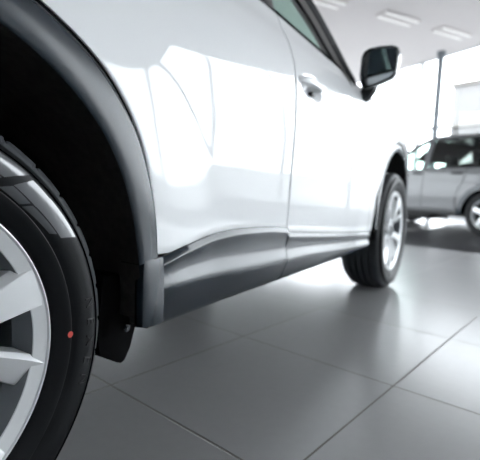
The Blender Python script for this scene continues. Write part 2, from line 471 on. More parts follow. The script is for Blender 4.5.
def arch_clad(yc, mir):
    mb = MB(); rows = []
    a0, a1 = (11.8, 180) if yc == 0 else (5, 175)
    for k in range(121):
        th = math.radians(lerp(a0, a1, k/120)); ri, ro = ring_r(th, yc)
        c, s = math.cos(th), math.sin(th)
        xf = lerp(.0208, .0185, math.sin(clamp(th, 0, PI)))
        if yc: ri += .006; ro -= .012; xf -= .010
        y_ = yc + ri*c
        xf += interp(PLAN, y_) if yc else 0
        w = ro-ri
        pr = [(ri+.006, -.006), (ri+.0015, -.003), (ri+.0003, -.0015), (ri+.002, -.0003), (ri+.006, .0010), (ri+w*.3, .0028), (ri+w*.6, .0022), (ro-.010, -.0005), (ro-.0045, -.0015), (ro-.002, -.004), (ro-.0014, -.028)]
        rows.append([(xf+dx, yc+r*c, RT+r*s) for r, dx in pr])
    def cap(r, t): return [(x-.05, y, z) for x, y, z in r]
    rows = [cap(rows[0], 0)] + rows + [cap(rows[-1], 0)]
    mb.grid(rows)
    if mir: mb.map(MIR)
    return part(mb, 'wheel_arch_cladding', M['clad'], sharp=40)
def arch_seal(yc, mir):
    """black rubber strip filling the joint behind the cladding"""
    mb = MB(); rows = []
    for k in range(121):
        th = math.radians(lerp(0, 180, k/120)); ri, ro = ring_r(th, yc); c, s = math.cos(th), math.sin(th)
        dx = interp(PLAN, yc+ro*c) if yc else 0
        gw = GAPW(math.degrees(th) if th < PI/2 else 180-math.degrees(th)) + .003
        rows.append([(S(yc+r*c, RT0+r*s)+x, yc+r*c, RT0+r*s) for r, x in ((ro-.012, -.030), (ro-.012, -.0035), (ro+gw, -.0035), (ro+gw, -.030))])
    mb.grid(rows, closed_u=True)
    if mir: mb.map(MIR)
    return part(mb, 'arch_seal', M['gap'])
def liner(yc, mir):
    mb = MB(); rows = []
    for k in range(73):
        th = math.radians(lerp(-3, 183, k/72)); ri, ro = ring_r(th, yc); c, s = math.cos(th), math.sin(th)
        rows.append([(x+(interp(PLAN, yc+ri*c) if yc else 0), yc+(ri+d)*c, RT+(ri+d)*s) for x, d in ((.013 - (.010 if yc else 0), .005), (.006 - (.010 if yc else 0), .004), (-.06, .006), (-.12, .0), (-.24, -.004), (-.36, -.01), (-.37, -.05), (-.37, -.18), (-.37, -.30), (-.37, -.42))])
    mb.grid(rows)
    if mir: mb.map(MIR)
    return part(mb, 'wheel_arch_liner', M['felt'])

def block(mir, sgn=1, yc=0.):
    """lower cladding piece between the wheel opening and the door sill"""
    out = [(.4385, .3285), (.4375, .40), (.441, .4655), (.4965, .4655), (.5005, .43), (.502, .38), (.5015, .3255), (.470, .3235)]
    mb = MB(); mb.prism([(yc + sgn*y, z) for y, z in out], -.0, .0235, lambda u, v, w: (w, u, v), bev=.003)
    if mir: mb.map(MIR)
    return part(mb, 'corner_cladding', M['clad'])

def flap(yc, mir):
    out = [(.400, .43), (.386, .345), (.384, .300), (.392, .270), (.440, .238), (.4505, .2335), (.460, .237), (.476, .262), (.4965, .322), (.480, .43)]
    mb = MB(); mb.prism([(yc+y, z) for y, z in out], -.20, -.045, lambda u, v, w: (w, u, v), bev=.006)
    if mir: mb.map(MIR)
    o = part(mb, 'air_deflector', M['gap'])
    b = MB(); b.tube([(-.047, yc+.460, .309), (-.041, yc+.460, .309)], .008, 10); b.tube([(-.042, yc+.460, .309), (-.038, yc+.460, .309)], .005, 6)
    if mir: b.map(MIR)
    part(b, 'bolt', M['clad'], o)
    b = MB(); b.box((-.048, yc+.470, .318), (-.018, yc+.482, .332), .002)
    if mir: b.map(MIR)
    part(b, 'clip', M['blackpl'], o)
    return o

# window graphics: upper edge of the glass along the car
DLO = [(-.55, 1.40), (-.35, 1.475), (.0, 1.525), (.45, 1.552), (.9, 1.556), (1.12, 1.548), (1.35, 1.498), (1.57, 1.397), (1.72, 1.295), (1.945, 1.131)]
def dlo(y): return interp(DLO, y)
def glass_sheet(ys, lo, hi, inset=.006, n=14):
    return [[(S(y, z)-inset, y, z) for z in [lerp(lo(y), max(lo(y)+.002, hi(y)), k/n) for k in range(n+1)]] for y in ys]
def strip_frame(pts, w, d, mir, name, mat, parent, proud=.004):
    """a bar following (y, z) points on the car side"""
    mb = MB(); rows = []
    for i, (y, z) in enumerate(pts):
        a = pts[max(i-1, 0)]; b = pts[min(i+1, len(pts)-1)]
        t = Vector((b[0]-a[0], b[1]-a[1])).normalized(); nrm = Vector((-t.y, t.x))
        r = []
        for u, x in ((-.5, -d), (-.5, 0), (-.42, proud), (.42, proud), (.5, 0), (.5, -d)):
            yy, zz = y+nrm.x*w*u, z+nrm.y*w*u
            r.append((S(yy, zz)+x, yy, zz))
        rows.append(r)
    mb.grid(rows, closed_u=True)
    mb.f.append(tuple(range(6))); mb.f.append(tuple(range(len(mb.v)-6, len(mb.v))))
    if mir: mb.map(MIR)
    return part(mb, name, mat, parent)

def handle(yc, zc, mir, parent):
    mb = MB(); rows = []
    n = 28
    for i in range(n+1):
        t = i/n; y = yc-.108 + .216*t
        bow = math.sin(PI*clamp((t-.02)/.96, 0, 1))**.45
        h = .0125*(.75+.25*math.sin(PI*t)); th = .006
        base = interp(PROF, zc) + interp(PLAN, y)
        x = base - .010 + .028*bow
        rows.append([(x + th*math.cos(a), y, zc + .004*math.sin(PI*t) + h*math.sin(a)) for a in [2*PI*k/12 for k in range(12)]])
    mb.grid(rows, closed_u=True); mb.f.append(tuple(range(12))); mb.f.append(tuple(range(len(mb.v)-12, len(mb.v))))
    if mir: mb.map(MIR)
    o = part(mb, 'door_handle', M['paint'], parent)
    k = MB(); base = interp(PROF, zc)
    k.revolve([(base-.032, .014), (base-.012, .014), (base-.010, .012), (base-.010, .0)], 20, cx=(yc+.052, zc-.026))
    if mir: k.map(MIR)
    part(k, 'recess_shade_disc', M['blackpl'], parent)  # black disc added to stand for the shade in the hand recess
    return o

for mir in (False, True):
    rd = panel(rear_door_rows(), 'rear_door', M['paint'], mir)
    tag(rd, None)
    sill_clad(.5085, 1.1505, mir, rd, False)
    fd = panel(front_door_rows(), 'front_door', M['paint'], mir)
    sill_clad(1.158, 2.150, mir, fd, True)
    handle(1.280, .980, mir, fd); handle(.34, 1.0, mir, rd)
    panel(fender_rows(), 'front_fender', M['paint'], mir)
    panel(quarter_rows(), 'rear_quarter_panel', M['paint'], mir)
    for yc in AX:
        arch_clad(yc, mir); arch_seal(yc, mir); liner(yc, mir)
        flap(yc, mir) if yc == 0 else None
    block(mir)
    block(mir, -1, 0.)
    # greenhouse
    ys = [.10 + (1.02-.10)*i/30 for i in range(31)]
    g = MB(); g.grid(glass_sheet(ys, lambda y: belt(y)+.004, lambda y: dlo(y)-.01))
    if mir: g.map(MIR)
    part(g, 'door_glass', M['pglass'], rd)
    ys = [1.14 + (1.935-1.14)*i/36 for i in range(37)]
    g = MB(); g.grid(glass_sheet(ys, lambda y: belt(y)+.004, lambda y: dlo(y)-.06))
    if mir: g.map(MIR)
    part(g, 'door_glass', M['glass'], fd)
    ys = [-.60 + (.09+.60)*i/20 for i in range(21)]
    g = MB(); g.grid(glass_sheet(ys, lambda y: belt(y)+.004, lambda y: dlo(y)-.01))
    if mir: g.map(MIR)
    part(g, 'quarter_glass', M['pglass'])
    strip_frame([(y, dlo(y)-.032) for y in [1.10+(1.90-1.10)*i/30 for i in range(31)]], .085, .03, mir, 'window_frame', M['frameblk'], fd)
    strip_frame([(y, dlo(y)+.006) for y in [1.10+(1.93-1.10)*i/30 for i in range(31)]], .012, .03, mir, 'edge_trim', M['gloss'], fd, .005)
    strip_frame([(y, dlo(y)-.105) for y in [1.12+(1.83-1.12)*i/30 for i in range(31)]], .075, .03, mir, 'window_seal', M['brown'], fd, .001)
    strip_frame([(y, dlo(y)) for y in [-.55+(1.09+.55)*i/30 for i in range(31)]], .034, .03, mir, 'window_frame', M['gloss'], rd)
    strip_frame([(y, belt(y)+.006) for y in [-.6+(1.12+.6)*i/30 for i in range(31)]], .014, .02, mir, 'belt_seal', M['gap'], rd, .002)
    strip_frame([(y, belt(y)+.006) for y in [1.13+(1.94-1.13)*i/30 for i in range(31)]], .014, .02, mir, 'belt_seal', M['gap'], fd, .002)
    strip_frame([(lerp(1.075, 1.055, k/8), lerp(1.19, 1.55, k/8)) for k in range(9)], .12, .03, mir, 'door_pillar', M['gloss'], None)
    strip_frame([(lerp(.085, .09, k/8), lerp(1.22, 1.53, k/8)) for k in range(9)], .05, .03, mir, 'door_pillar', M['gloss'], None, .002)
    # white front pillar between side window and windscreen
    A = [(S(y, dlo(y)+.012)-.004, y+.010, dlo(y)+.012) for y in [1.12+(1.95-1.12)*i/20 for i in range(21)]]
    B = [(lerp(-.31, -.13, t), lerp(1.24, 2.17, t), lerp(1.592, 1.115, t)+.05*math.sin(PI*t)*.4) for t in [i/20 for i in range(21)]]
    pm = MB(); pm.grid([[tuple(lerp(a[k], b[k], s) + (.012*math.sin(PI*s) if k == 2 else 0) for k in range(3)) for a, b in zip(A, B)] for s in [j/6 for j in range(7)]])
    if mir: pm.map(MIR)
    part(pm, 'front_pillar', M['paint'])
    # door mirror
    def mz(t): return t
    hs = MB(); rows = []
    OUTL = [(-.030, 1.118), (-.036, 1.16), (-.033, 1.235), (-.022, 1.262), (.0, 1.274), (.05, 1.279), (.105, 1.276), (.128, 1.266), (.136, 1.245), (.133, 1.19), (.127, 1.155), (.112, 1.135), (.07, 1.118), (.03, 1.105), (-.005, 1.098), (-.024, 1.102)]
    cxm, czm = .05, 1.19
    for y, s in ((1.938, .885), (1.915, .895), (1.908, .955), (1.906, .98), (1.909, 1.0), (1.925, 1.02), (1.955, 1.0), (1.985, .90), (2.01, .72), (2.025, .45), (2.03, .1)):
        rows.append([(cxm+(x-cxm)*s, y, czm+(z-czm)*s) for x, z in OUTL])
    hs.grid(rows[:6], closed_u=True)
    if mir: hs.map(MIR)
    mo = part(hs, 'door_mirror', M['gloss'])
    cap = MB(); cap.grid(rows[5:], closed_u=True); cap.f.append(tuple(range(len(cap.v)-16, len(cap.v))))
    if mir: cap.map(MIR)
    part(cap, 'mirror_cap', M['paint'], mo)
    gl = MB(); gl.add([(cxm+(x-cxm)*.895, 1.926-.10*(z-czm), czm+(z-czm)*.895) for x, z in OUTL], [tuple(range(16))])
    if mir: gl.map(MIR)
    part(gl, 'mirror_glass', M['mirror'], mo, smooth=False)
    ft = MB()
    ft.grid([[(x, y, z) for x, y, z in r] for r in (
        [(-.030, 1.945, 1.135), (.035, 1.945, 1.118), (.035, 1.985, 1.118), (-.030, 1.985, 1.135)],
        [(-.034, 1.942, 1.095), (.022, 1.942, 1.085), (.022, 1.99, 1.085), (-.034, 1.99, 1.095)],
        [(-.050, 1.940, 1.070), (-.002, 1.940, 1.062), (-.002, 2.00, 1.062), (-.050, 2.00, 1.070)],
        [(-.075, 1.94, 1.058), (-.034, 1.94, 1.035), (-.034, 2.01, 1.035), (-.075, 2.01, 1.058)])], closed_u=True)
    if mir: ft.map(MIR)
    part(ft, 'mirror_foot', M['gloss'], mo)

# roof, glazing, bonnet, ends
def cross(yl, zl, xl, crown, n=20, pw=2.2):
    """a row from the right edge to the left edge"""
    r = []
    for i in range(n+1):
        t = i/n; x = lerp(xl, -1.8-xl, t); k = 1-abs(2*t-1)**pw
        r.append((x, yl, zl + crown*k))
    return r
rf = MB()
RROWS = [(-.62, 1.50, -.30, .07), (-.4, 1.52, -.275, .09), (0, 1.556, -.27, .09), (.5, 1.577, -.27, .085), (.9, 1.582, -.275, .08), (1.1, 1.578, -.285, .07), (1.24, 1.565, -.31, .06)]
rf.grid([cross(*r) for r in RROWS]); rf.grid([[(x, y, z-.03) for x, y, z in cross(*r)] for r in RROWS])
part(rf, 'roof', M['paint'])
hl = MB(); hl.grid([[(lerp(x, -.9, .03), y, z-.045) for x, y, z in cross(*r)] for r in RROWS]); part(hl, 'headliner', M['liner'])
ws = MB(); ws.grid([[tuple(lerp(a[k], b[k], s) + (0, .06*math.sin(PI*i/20), .015*math.sin(PI*s))[k] for k in range(3)) for i, (a, b) in enumerate(zip(cross(1.24, 1.565, -.31, .06), cross(2.17, 1.112, -.13, .03)))] for s in [j/10 for j in range(11)]])
part(ws, 'windscreen', M['glass'])
rg = MB(); rg.grid([[tuple(lerp(a[k], b[k], s) for k in range(3)) for a, b in zip(cross(-.62, 1.50, -.30, .07), cross(-.84, 1.16, -.19, .02))] for s in [j/6 for j in range(7)]])
part(rg, 'rear_window', M['pglass'])
hd = MB()
HROWS = [(2.125, 1.105, 0), (2.3, 1.082, 0), (2.5, 1.052, 0), (2.75, 1.0, 0), (2.95, .944, 0), (3.12, .886, 0), (3.26, .82, 0)]
hrows = [[(p[0], p[1] + .28*sstep(2.2, 3.26, y)*(1-abs(2*i/20-1)**2), p[2]) for i, p in enumerate(cross(y, z, S(y, z)-.006, .055))] for y, z, _ in HROWS]
hd.grid(hrows); hd.grid([[(x, y-.005, z-.03) for x, y, z in r] for r in hrows]); part(hd, 'bonnet', M['paint'])
def bumper(front):
    rows = []
    for z, inset in ((.26, .10), (.30, .04), (.38, .012), (.50, 0), (.62, .005), (.72, .02), (.80, .05), (.835, .09)):
        r = []
        for i in range(41):
            a = PI*i/40; c, s = math.cos(a), math.sin(a)
            sx = math.copysign(abs(c)**.45, c); sy = abs(s)**.8
            if front: r.append((-.9 + sx*(.9+S(3.26, clamp(z, .4, .8))-inset*.4-.002), 3.262 + (.40-inset)*sy, z))
            else: r.append((-.9 + sx*(.9+S(-.80, z)-inset*.4), -.80 - (.11-inset)*sy, z))
        rows.append(r)
    b = MB(); b.grid(rows)
    return part(b, 'front_bumper' if front else 'rear_bumper', M['paint'])
fb = bumper(True); bumper(False)
gr = MB(); gr.prism([(-.42, .66), (.42, .66), (.34, .50), (-.34, .50)], 3.60, 3.668, lambda u, v, w: (u-.9, w, v), bev=.006); part(gr, 'grille', M['blackpl'], fb)
for s in (-1, 1):
    hlm = MB(); hlm.prism([(.50, .74), (.80, .80), (.84, .74), (.52, .68)], 3.33, 3.50, lambda u, v, w: (s*u-.9, w - (abs(u)-.5)*.45 + .05, v), bev=.01); part(hlm, 'headlamp', M['lens'])
    tl = MB(); tl.prism([(.50, 1.0), (.78, 1.02), (.80, .93), (.52, .91)], -.90, -.78, lambda u, v, w: (s*u-.9, w + (abs(u)-.5)*.2, v), bev=.01); part(tl, 'tail_lamp', M['redlens'])
tg = MB(); tg.grid([[tuple(lerp(a[k], b[k], s) - (.05*math.sin(PI*s) if k == 1 else 0) for k in range(3)) for a, b in zip(cross(-.84, 1.155, -.19, .02), cross(-.93, .74, -.22, .0))] for s in [j/8 for j in range(9)]])
part(tg, 'tailgate', M['paint'])

# underbody, suspension and cabin
ub = MB(); ub.box((-1.66, .50, .27), (-.14, 2.24, .36), .02); ub.box((-1.36, -.78, .30), (-.44, 3.3, .38), .02)
part(ub, 'underbody', M['blackpl'])
inn = MB(); inn.box((-1.72, .52, .34), (-.075, 2.16, .40)); inn.box((-1.4, -.7, .38), (-.4, .52, .80)); inn.box((-1.4, 2.16, .38), (-.4, 3.2, .80))
inn.box((-1.71, .62, .40), (-1.62, 2.11, 1.06)); inn.box((-.18, .62, .40), (-.09, 2.11, 1.06))
inn.box((-1.6, 1.95, .8), (-.2, 2.12, 1.07))
part(inn, 'cabin_tub', M['seat'])
for yc in AX:
    ax = MB(); ax.tube([(-.26, yc, RT), (-1.54, yc, RT)], .035, 12); part(ax, 'axle', M['blackpl'])
for s in (-1, 1):
    st = MB()
    st.prism([(1.15, .42), (1.62, .45), (1.62, .55), (1.20, .58), (1.02, 1.12), (.90, 1.12), (1.05, .50)], -.26, .26, lambda u, v, w: (-.9+s*.38+w, u, v), bev=.03)
    st.prism([(.98, 1.15), (.99, 1.33), (.90, 1.33), (.89, 1.15)], -.13, .13, lambda u, v, w: (-.9+s*.38+w, u, v), bev=.025)
    part(st, 'front_seat', M['seat'])
bs = MB(); bs.prism([(.25, .45), (.75, .50), (.75, .60), (.32, .62), (.12, 1.12), (.0, 1.12), (.15, .5)], -.62, .62, lambda u, v, w: (-.9+w, u, v), bev=.03); part(bs, 'rear_seat', M['seat'])
dash = MB(); dash.prism([(1.78, 1.0), (1.85, 1.06), (2.15, 1.09), (2.15, .7), (1.85, .72)], -.68, .68, lambda u, v, w: (-.9+w, u, v), bev=.02); part(dash, 'dashboard', M['seat'])

# ---- wheels
def sidewall_x(r):
    return interp([(.246, -.014), (.252, -.004), (.258, .0005), (.268, .0050), (.2780, .0086), (.2822, .0092), (.2832, .0088), (.2850, .0062), (.290, .0085), (.30, .0118), (.32, .0128), (.332, .0090), (.3365, .0055), (.340, .0015)], r)
def tire_mesh():
    seg = 720; prof = []
    rs = [.246, .250, .253, .256, .260, .265, .270, .2740, .2780, .2806, .2822, .2832, .2842, .2850, .2868, .292, .300, .308, .316, .324, .330, .3340, .3350, .3375, .3385, .3395]
    half = [(sidewall_x(r) + (.0034 if r in (.3350, .3375) else 0), r) for r in rs]
    half += [(-.0025, .3450), (-.0070, .3525), (-.0130, .3590), (-.0210, .3632), (-.0330, .3655), (-.0480, .3668), (-.0500, .3590), (-.0580, .3590), (-.0600, .3674), (-.0860, .3682), (-.0880, .3600), (-.0980, .3600), (-.1000, .3685)]
    prof = half + [(-.225 - x, r) for x, r in reversed(half)]
    nh = len(half); i0 = nh-13
    mb = MB(); rows = []
    for k, (x, r) in enumerate(prof):
        row = []
        kk = k if k < nh else len(prof)-1-k
        for j in range(seg):
            a = 2*PI*j/seg; rr = r; xx = x
            # lateral slits cut across the shoulder blocks
            if kk >= i0+1 and kk <= i0+5:
                ph = (j + (kk-i0-1)*2) % 20
                if ph in (0, 1) : rr -= .0055 if kk > i0+1 else .003
                if kk >= i0+3 and (j + (kk-i0-1)*2) % 20 == 10: rr -= .003
            row.append((xx, rr*math.cos(a), rr*math.sin(a)))
        rows.append(row)
    a, b = MB(), MB(); n = len(rows)
    a.grid(rows[:i0+1], closed_u=True); a.grid(rows[n-i0-1:], closed_u=True); b.grid(rows[i0:n-i0], closed_u=True)
    return a, b
def spoke(mb, pts, a_c, twist=0.):
    rows = []
    for i in range(13):
        t = i/12; r = lerp(.045, .2445, t)
        dish = -.020*(1-t)**1.5
        wid = 1 + .35*(1-t)**2
        tw = twist*(max(r, .10)-.192)/.077
        rows.append([(x + dish, r*math.cos(math.radians(a_c + a*wid - tw)), r*math.sin(math.radians(a_c + a*wid - tw))) for a, x in pts])
    mb.grid(rows)
def wheel_meshes():
    rim = MB()
    rim.revolve([(-.020, .252), (-.006, .2515), (-.0015, .2500), (-.0005, .2480), (-.0015, .2465), (-.0032, .2450), (-.0085, .2245), (-.0105, .2236)], 160)
    rim.revolve([(-.20, .236), (-.21, .252), (-.020, .252)], 96)
    A = [(-7.9, -.045), (-7.75, -.007), (-7.45, -.0040), (7.0, -.0030), (7.7, -.0042), (10.6, -.0180), (11.0, -.045)]
    B = [(-4.6, -.048), (-4.0, -.0300), (-3.6, -.0270), (7.5, -.0040), (8.0, -.0032), (8.5, -.0045), (10.4, -.0120), (10.9, -.045)]
    for k in range(5):
        spoke(rim, A, 19 + 72*k); spoke(rim, B, -16.6 + 72*k, 5.2)
    rim.revolve([(-.07, .075), (-.024, .075), (-.020, .070), (-.022, .036), (-.024, .034)], 60)
    bar = MB(); bar.revolve([(-.0105, .2236), (-.046, .2135), (-.049, .2120), (-.050, .2140), (-.052, .232), (-.20, .236)], 160)
    return rim, bar
wr, wbar = wheel_meshes()
def wheel_at(loc, rz=0., spin=0.):
    o = wr.build('wheel', M['alloy'], car, sharp=25)
    o.location = loc; o.rotation_euler = (spin, 0, rz)
    wbar.build('rim_barrel', M['barrel'], o, sharp=25)
    ta, tb = tire_mesh()
    ta.build('tire', M['tire'], o, sharp=22); tb.build('tire_tread', M['tread'], o, sharp=22)
    cp = MB(); cp.revolve([(-.026, .036), (-.016, .036), (-.012, .033), (-.011, .0)], 40); cp.build('center_cap', M['chrome'], o)
    for k in range(5):
        n = MB(); a = 2*PI*(k+.5)/5; n.tube([(-.028, .055*math.cos(a), .055*math.sin(a)), (-.012, .055*math.cos(a), .055*math.sin(a))], .009, 6); n.build('lug_nut', M['chrome'], o)
    bd = MB(); bd.revolve([(-.118, .0), (-.118, .232), (-.128, .232), (-.128, .0)], 64); bd.build('dust_shield', M['gap'], o)
    dk = MB(); dk.revolve([(-.085, .02), (-.085, .165), (-.10, .165), (-.10, .02)], 64); dk.build('brake_disc', M['barrel'], o)
    return o
w0 = wheel_at((.9, -1.35, RT))
# sidewall marks on the near rear tyre (polar: radius, degrees)
def pol(r, a, up=.0006):
    return (sidewall_x(r)+up, r*math.cos(math.radians(a)), r*math.sin(math.radians(a)))
def polar_patch(mb, a0, a1, rin0, rin1, rout0, rout1, sk0=0., sk1=0., up=.0009, n=12, m=6):
    """patch between two angles; sk = slant of the end in degrees from inner to outer radius"""
    rows = []
    for i in range(n+1):
        t = i/n
        rows.append([pol(lerp(lerp(rin0, rin1, t), lerp(rout0, rout1, t), j/m), lerp(a0, a1, t) + lerp(lerp(0, sk0, j/m), lerp(0, sk1, j/m), t), up) for j in range(m+1)])
    mb.grid(rows)
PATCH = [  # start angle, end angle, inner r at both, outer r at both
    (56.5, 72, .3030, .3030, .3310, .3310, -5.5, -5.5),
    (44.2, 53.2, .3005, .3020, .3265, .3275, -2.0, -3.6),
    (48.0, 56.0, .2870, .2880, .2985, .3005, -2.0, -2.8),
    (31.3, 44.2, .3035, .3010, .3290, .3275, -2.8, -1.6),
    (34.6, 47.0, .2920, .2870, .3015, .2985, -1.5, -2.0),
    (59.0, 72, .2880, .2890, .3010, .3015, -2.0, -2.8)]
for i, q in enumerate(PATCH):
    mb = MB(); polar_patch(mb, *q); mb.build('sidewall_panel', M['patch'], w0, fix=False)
for i, (ra, aa) in enumerate([(.3340, 0)]):
    pass
dt = MB(); ca = pol(.2795, -2.1, .0)
dt.add([(sidewall_x(.2795)+.0016, ca[1]+.0052*math.cos(2*PI*k/20), ca[2]+.0056*math.sin(2*PI*k/20)) for k in range(20)], [tuple(range(20))])
dt.build('paint_dot', M['dot'], w0, smooth=False, fix=False)['label'] = 'red paint dot on the tyre wall'
def lettering(text, r, a_start, step, size, name, mat):
    mb = MB()
    for i, ch in enumerate(text):
        if ch == ' ': continue
        cu = bpy.data.curves.new('glyph', 'FONT'); cu.body = ch; cu.size = size; cu.align_x = 'CENTER'; cu.extrude = .0006; cu.resolution_u = 2
        ob_ = bpy.data.objects.new('glyph', cu); C.objects.link(ob_)
        dg = bpy.context.evaluated_depsgraph_get(); me = bpy.data.meshes.new_from_object(ob_.evaluated_get(dg))
        a = math.radians(a_start - step*i)
        er = Vector((0, math.cos(a), math.sin(a))); et = Vector((0, math.sin(a), -math.cos(a)))
        vs = []
        for v in me.vertices:
            rr = r + v.co.y
            p = er*rr + et*v.co.x
            p.x = sidewall_x(rr) + .0006 + v.co.z
            vs.append(p[:])
        mb.add(vs, [tuple(p.vertices) for p in me.polygons])
        bpy.data.objects.remove(ob_); bpy.data.meshes.remove(me); bpy.data.curves.remove(cu)
    return mb.build(name, mat, w0, smooth=False, fix=False)
lettering('NEXEN', .312, 7.0, 6.2, .026, 'tire_lettering', M['letter'])

def plain_copy(src, loc, rz, spin):
    c = src.copy(); C.objects.link(c); c.parent = car; c.location = loc; c.rotation_euler = (spin, 0, rz)
    for ch in list(src.children):
        if ch.name.split('.')[0] in ('sidewall_panel', 'paint_dot', 'tire_lettering'): continue
        d = ch.copy(); C.objects.link(d); d.parent = c
    return c
plain_copy(w0, (.9, 1.35, RT), 0, math.radians(34))
plain_copy(w0, (-.9, -1.35, RT), PI, math.radians(10))
plain_copy(w0, (-.9, 1.35, RT), PI, math.radians(52))

# ------------------------------------------------------------------ silver car beyond
# own frame: +y = nose, x = 0 its left side facing us at -x outward; origin on the floor at its left rear wheel
yaw2 = math.radians(63)
car2 = empty('car', (.30, 7.02, 0), yaw2)
tag(car2, 'silver hatchback standing side-on beyond the white car, near the glass front', 'car')
P2 = [(.22, .06), (.32, .012), (.38, .0), (.60, -.002), (.80, .01), (.98, .035), (1.06, .06), (1.38, .16), (1.50, .22), (1.60, .36)]
def S2(y, z):
    return interp(P2, z) + interp([(-.9, .22), (-.6, .05), (0, .0), (2.4, .0), (2.9, .06), (3.3, .3)], y)
W2 = 1.72
MI2 = lambda x, y, z: (W2 - x, y, z)
def sheet2(rows, name, mat, mir, parent=None, off=0.):
    mb = MB(); P = [[(S2(y, z)+off, y, z) for y, z in r] for r in rows]; mb.grid(P)
    rim = P[0] + [r[-1] for r in P[1:]] + P[-1][-2::-1] + [r[0] for r in P[-2:0:-1]]
    mb.grid([rim, [(x+.03, y, z) for x, y, z in rim]], closed_u=True)
    if mir: mb.map(MI2)
    return mb.build(name, mat, parent or car2, sharp=45)
R2, WB2 = .335, 2.45
T2 = [(-.80, 1.02), (-.6, 1.36), (-.3, 1.49), (.3, 1.545), (.9, 1.545), (1.15, 1.505), (1.35, 1.40), (1.80, 1.05)]
B2 = [(-.8, 1.03), (0, 1.02), (1.0, 1.005), (1.8, .985)]
for mir in (False, True):
    a0, a1 = math.radians(8), math.radians(172)
    # quarter panel and front wing fan out from their wheel openings
    def fan(yc, outer, key, n=40):
        inn_ = [(yc+.43*math.cos(lerp(a0, a1, t/n)), .30+.45*math.sin(lerp(a0, a1, t/n))) for t in range(n+1)]
        O = []
        for t in range(n+1):
            f = t/n
            for k in range(len(outer)-1):
                if f <= key[k+1]+1e-9:
                    w = (f-key[k])/(key[k+1]-key[k]); O.append((lerp(outer[k][0], outer[k+1][0], w), lerp(outer[k][1], outer[k+1][1], w))); break
        return [[(lerp(a[0], b[0], j/10), lerp(a[1], b[1], j/10)) for a, b in zip(inn_, O)] for j in range(11)]
    sheet2(fan(0, [(.46, .355), (.49, .60), (.38, .80), (.36, 1.01), (-.72, 1.02), (-.80, .8), (-.78, .42), (-.40, .36)], [0, .12, .24, .34, .72, .84, .93, 1]), 'rear_quarter_panel', M['silver'], mir)
    sheet2(fan(WB2, [(WB2+.40, .36), (3.05, .42), (3.1, .75), (2.7, .88), (1.80, .98), (1.80, .42), (WB2-.40, .36)], [0, .1, .2, .35, .7, .92, 1]), 'front_wing', M['silver'], mir)
    rdr = [[(lerp(max(.36, interp([(.34, .475), (.55, .497), (.66, .47), (.80, .392), (1.02, .37)], lerp(.36, 1.0, j/14))), 1.075, i/20), lerp(.36, interp(B2, .7), j/14)) for i in range(21)] for j in range(15)]
    rd2 = sheet2(rdr, 'rear_door', M['silver'], mir)
    fdr = [[(lerp(1.085, 1.79, i/20), lerp(.36, interp(B2, 1.4), j/14)) for i in range(21)] for j in range(15)]
    fd2 = sheet2(fdr, 'front_door', M['silver'], mir)
    for yh, pr_ in ((.50, rd2), (1.21, fd2)):
        hb = MB(); hb.tube([(S2(yh, .925)+.005, yh-.09, .925), (S2(yh, .925)-.022, yh-.06, .925), (S2(yh, .925)-.026, yh, .925), (S2(yh, .925)-.022, yh+.06, .925), (S2(yh, .925)+.005, yh+.09, .925)], .014, 8)
        if mir: hb.map(MI2)
        hb.build('door_handle', M['blackpl'] , pr_)
    def gl2(y0, y1, name, mat, parent, n=16):
        mb = MB(); mb.grid([[(S2(y, z)+.006, y, z) for z in [lerp(interp(B2, y)+.015, max(interp(B2, y)+.02, interp(T2, y)-.075), k/8) for k in range(9)]] for y in [lerp(y0, y1, i/n) for i in range(n+1)]])
        if mir: mb.map(MI2)
        return mb.build(name, mat, parent)
    gl2(.02, 1.03, 'door_glass', M['glass2'], rd2)
    gl2(1.14, 1.74, 'door_glass', M['glass2'], fd2)
    gl2(-.55, -.03, 'quarter_glass', M['pglass'], car2)
    def bar2(pts, w, name, mat, parent, th=.02):
        mb = MB(); rows = []
        for i, (y, z) in enumerate(pts):
            a = pts[max(0, i-1)]; b = pts[min(len(pts)-1, i+1)]; t = Vector((b[0]-a[0], b[1]-a[1])).normalized()
            r = []
            for u, dx in ((-.5, th), (-.5, -.004), (.5, -.004), (.5, th)):
                yy, zz = y - t.y*w*u, z + t.x*w*u
                r.append((S2(yy, zz)+dx, yy, zz))
            rows.append(r)
        mb.grid(rows, closed_u=True); mb.f += [(0, 1, 2, 3), tuple(range(len(mb.v)-4, len(mb.v)))]
        if mir: mb.map(MI2)
        return mb.build(name, mat, parent)
    bar2([(lerp(1.085, 1.07, k/6), lerp(.99, 1.42, k/6)) for k in range(7)], .10, 'door_pillar', M['silver'], car2)
    bar2([(lerp(.0, -.02, k/6), lerp(1.0, 1.40, k/6)) for k in range(7)], .06, 'door_pillar', M['gloss'], car2)
    bar2([(y, interp(T2, y)-.045) for y in [-.62+(1.74+.62)*i/30 for i in range(31)]], .075, 'roof_frame', M['silver'], car2)
    bar2([(y, interp(T2, y)-.082) for y in [-.5+(1.66+.5)*i/30 for i in range(31)]], .016, 'window_trim', M['gloss'], car2, .012)
    # sill and wheel arch trims
    bar2([(lerp(.42, 2.03, i/12), .345) for i in range(13)], .05, 'sill_trim', M['silver'], car2, .06)
    for yc in (0, WB2):
        mb = MB()
        mb.grid([[(S2(yc+r*math.cos(th), max(.3, .30+r*math.sin(th)))+dx, yc+r*math.cos(th), .30+r*1.05*math.sin(th)) for r, dx in ((.375, .30), (.375, .0), (.382, -.010), (.455, -.010), (.46, .02))] for th in [math.radians(lerp(0, 180, k/48)) for k in range(49)]])
        if mir: mb.map(MI2)
        mb.build('wheel_arch_trim', M['clad'], car2)
def cr2(y, z, xl, crown, n=16):
    return [(lerp(xl, W2-xl, i/n), y, z + crown*(1-abs(2*i/n-1)**2.2)) for i in range(n+1)]
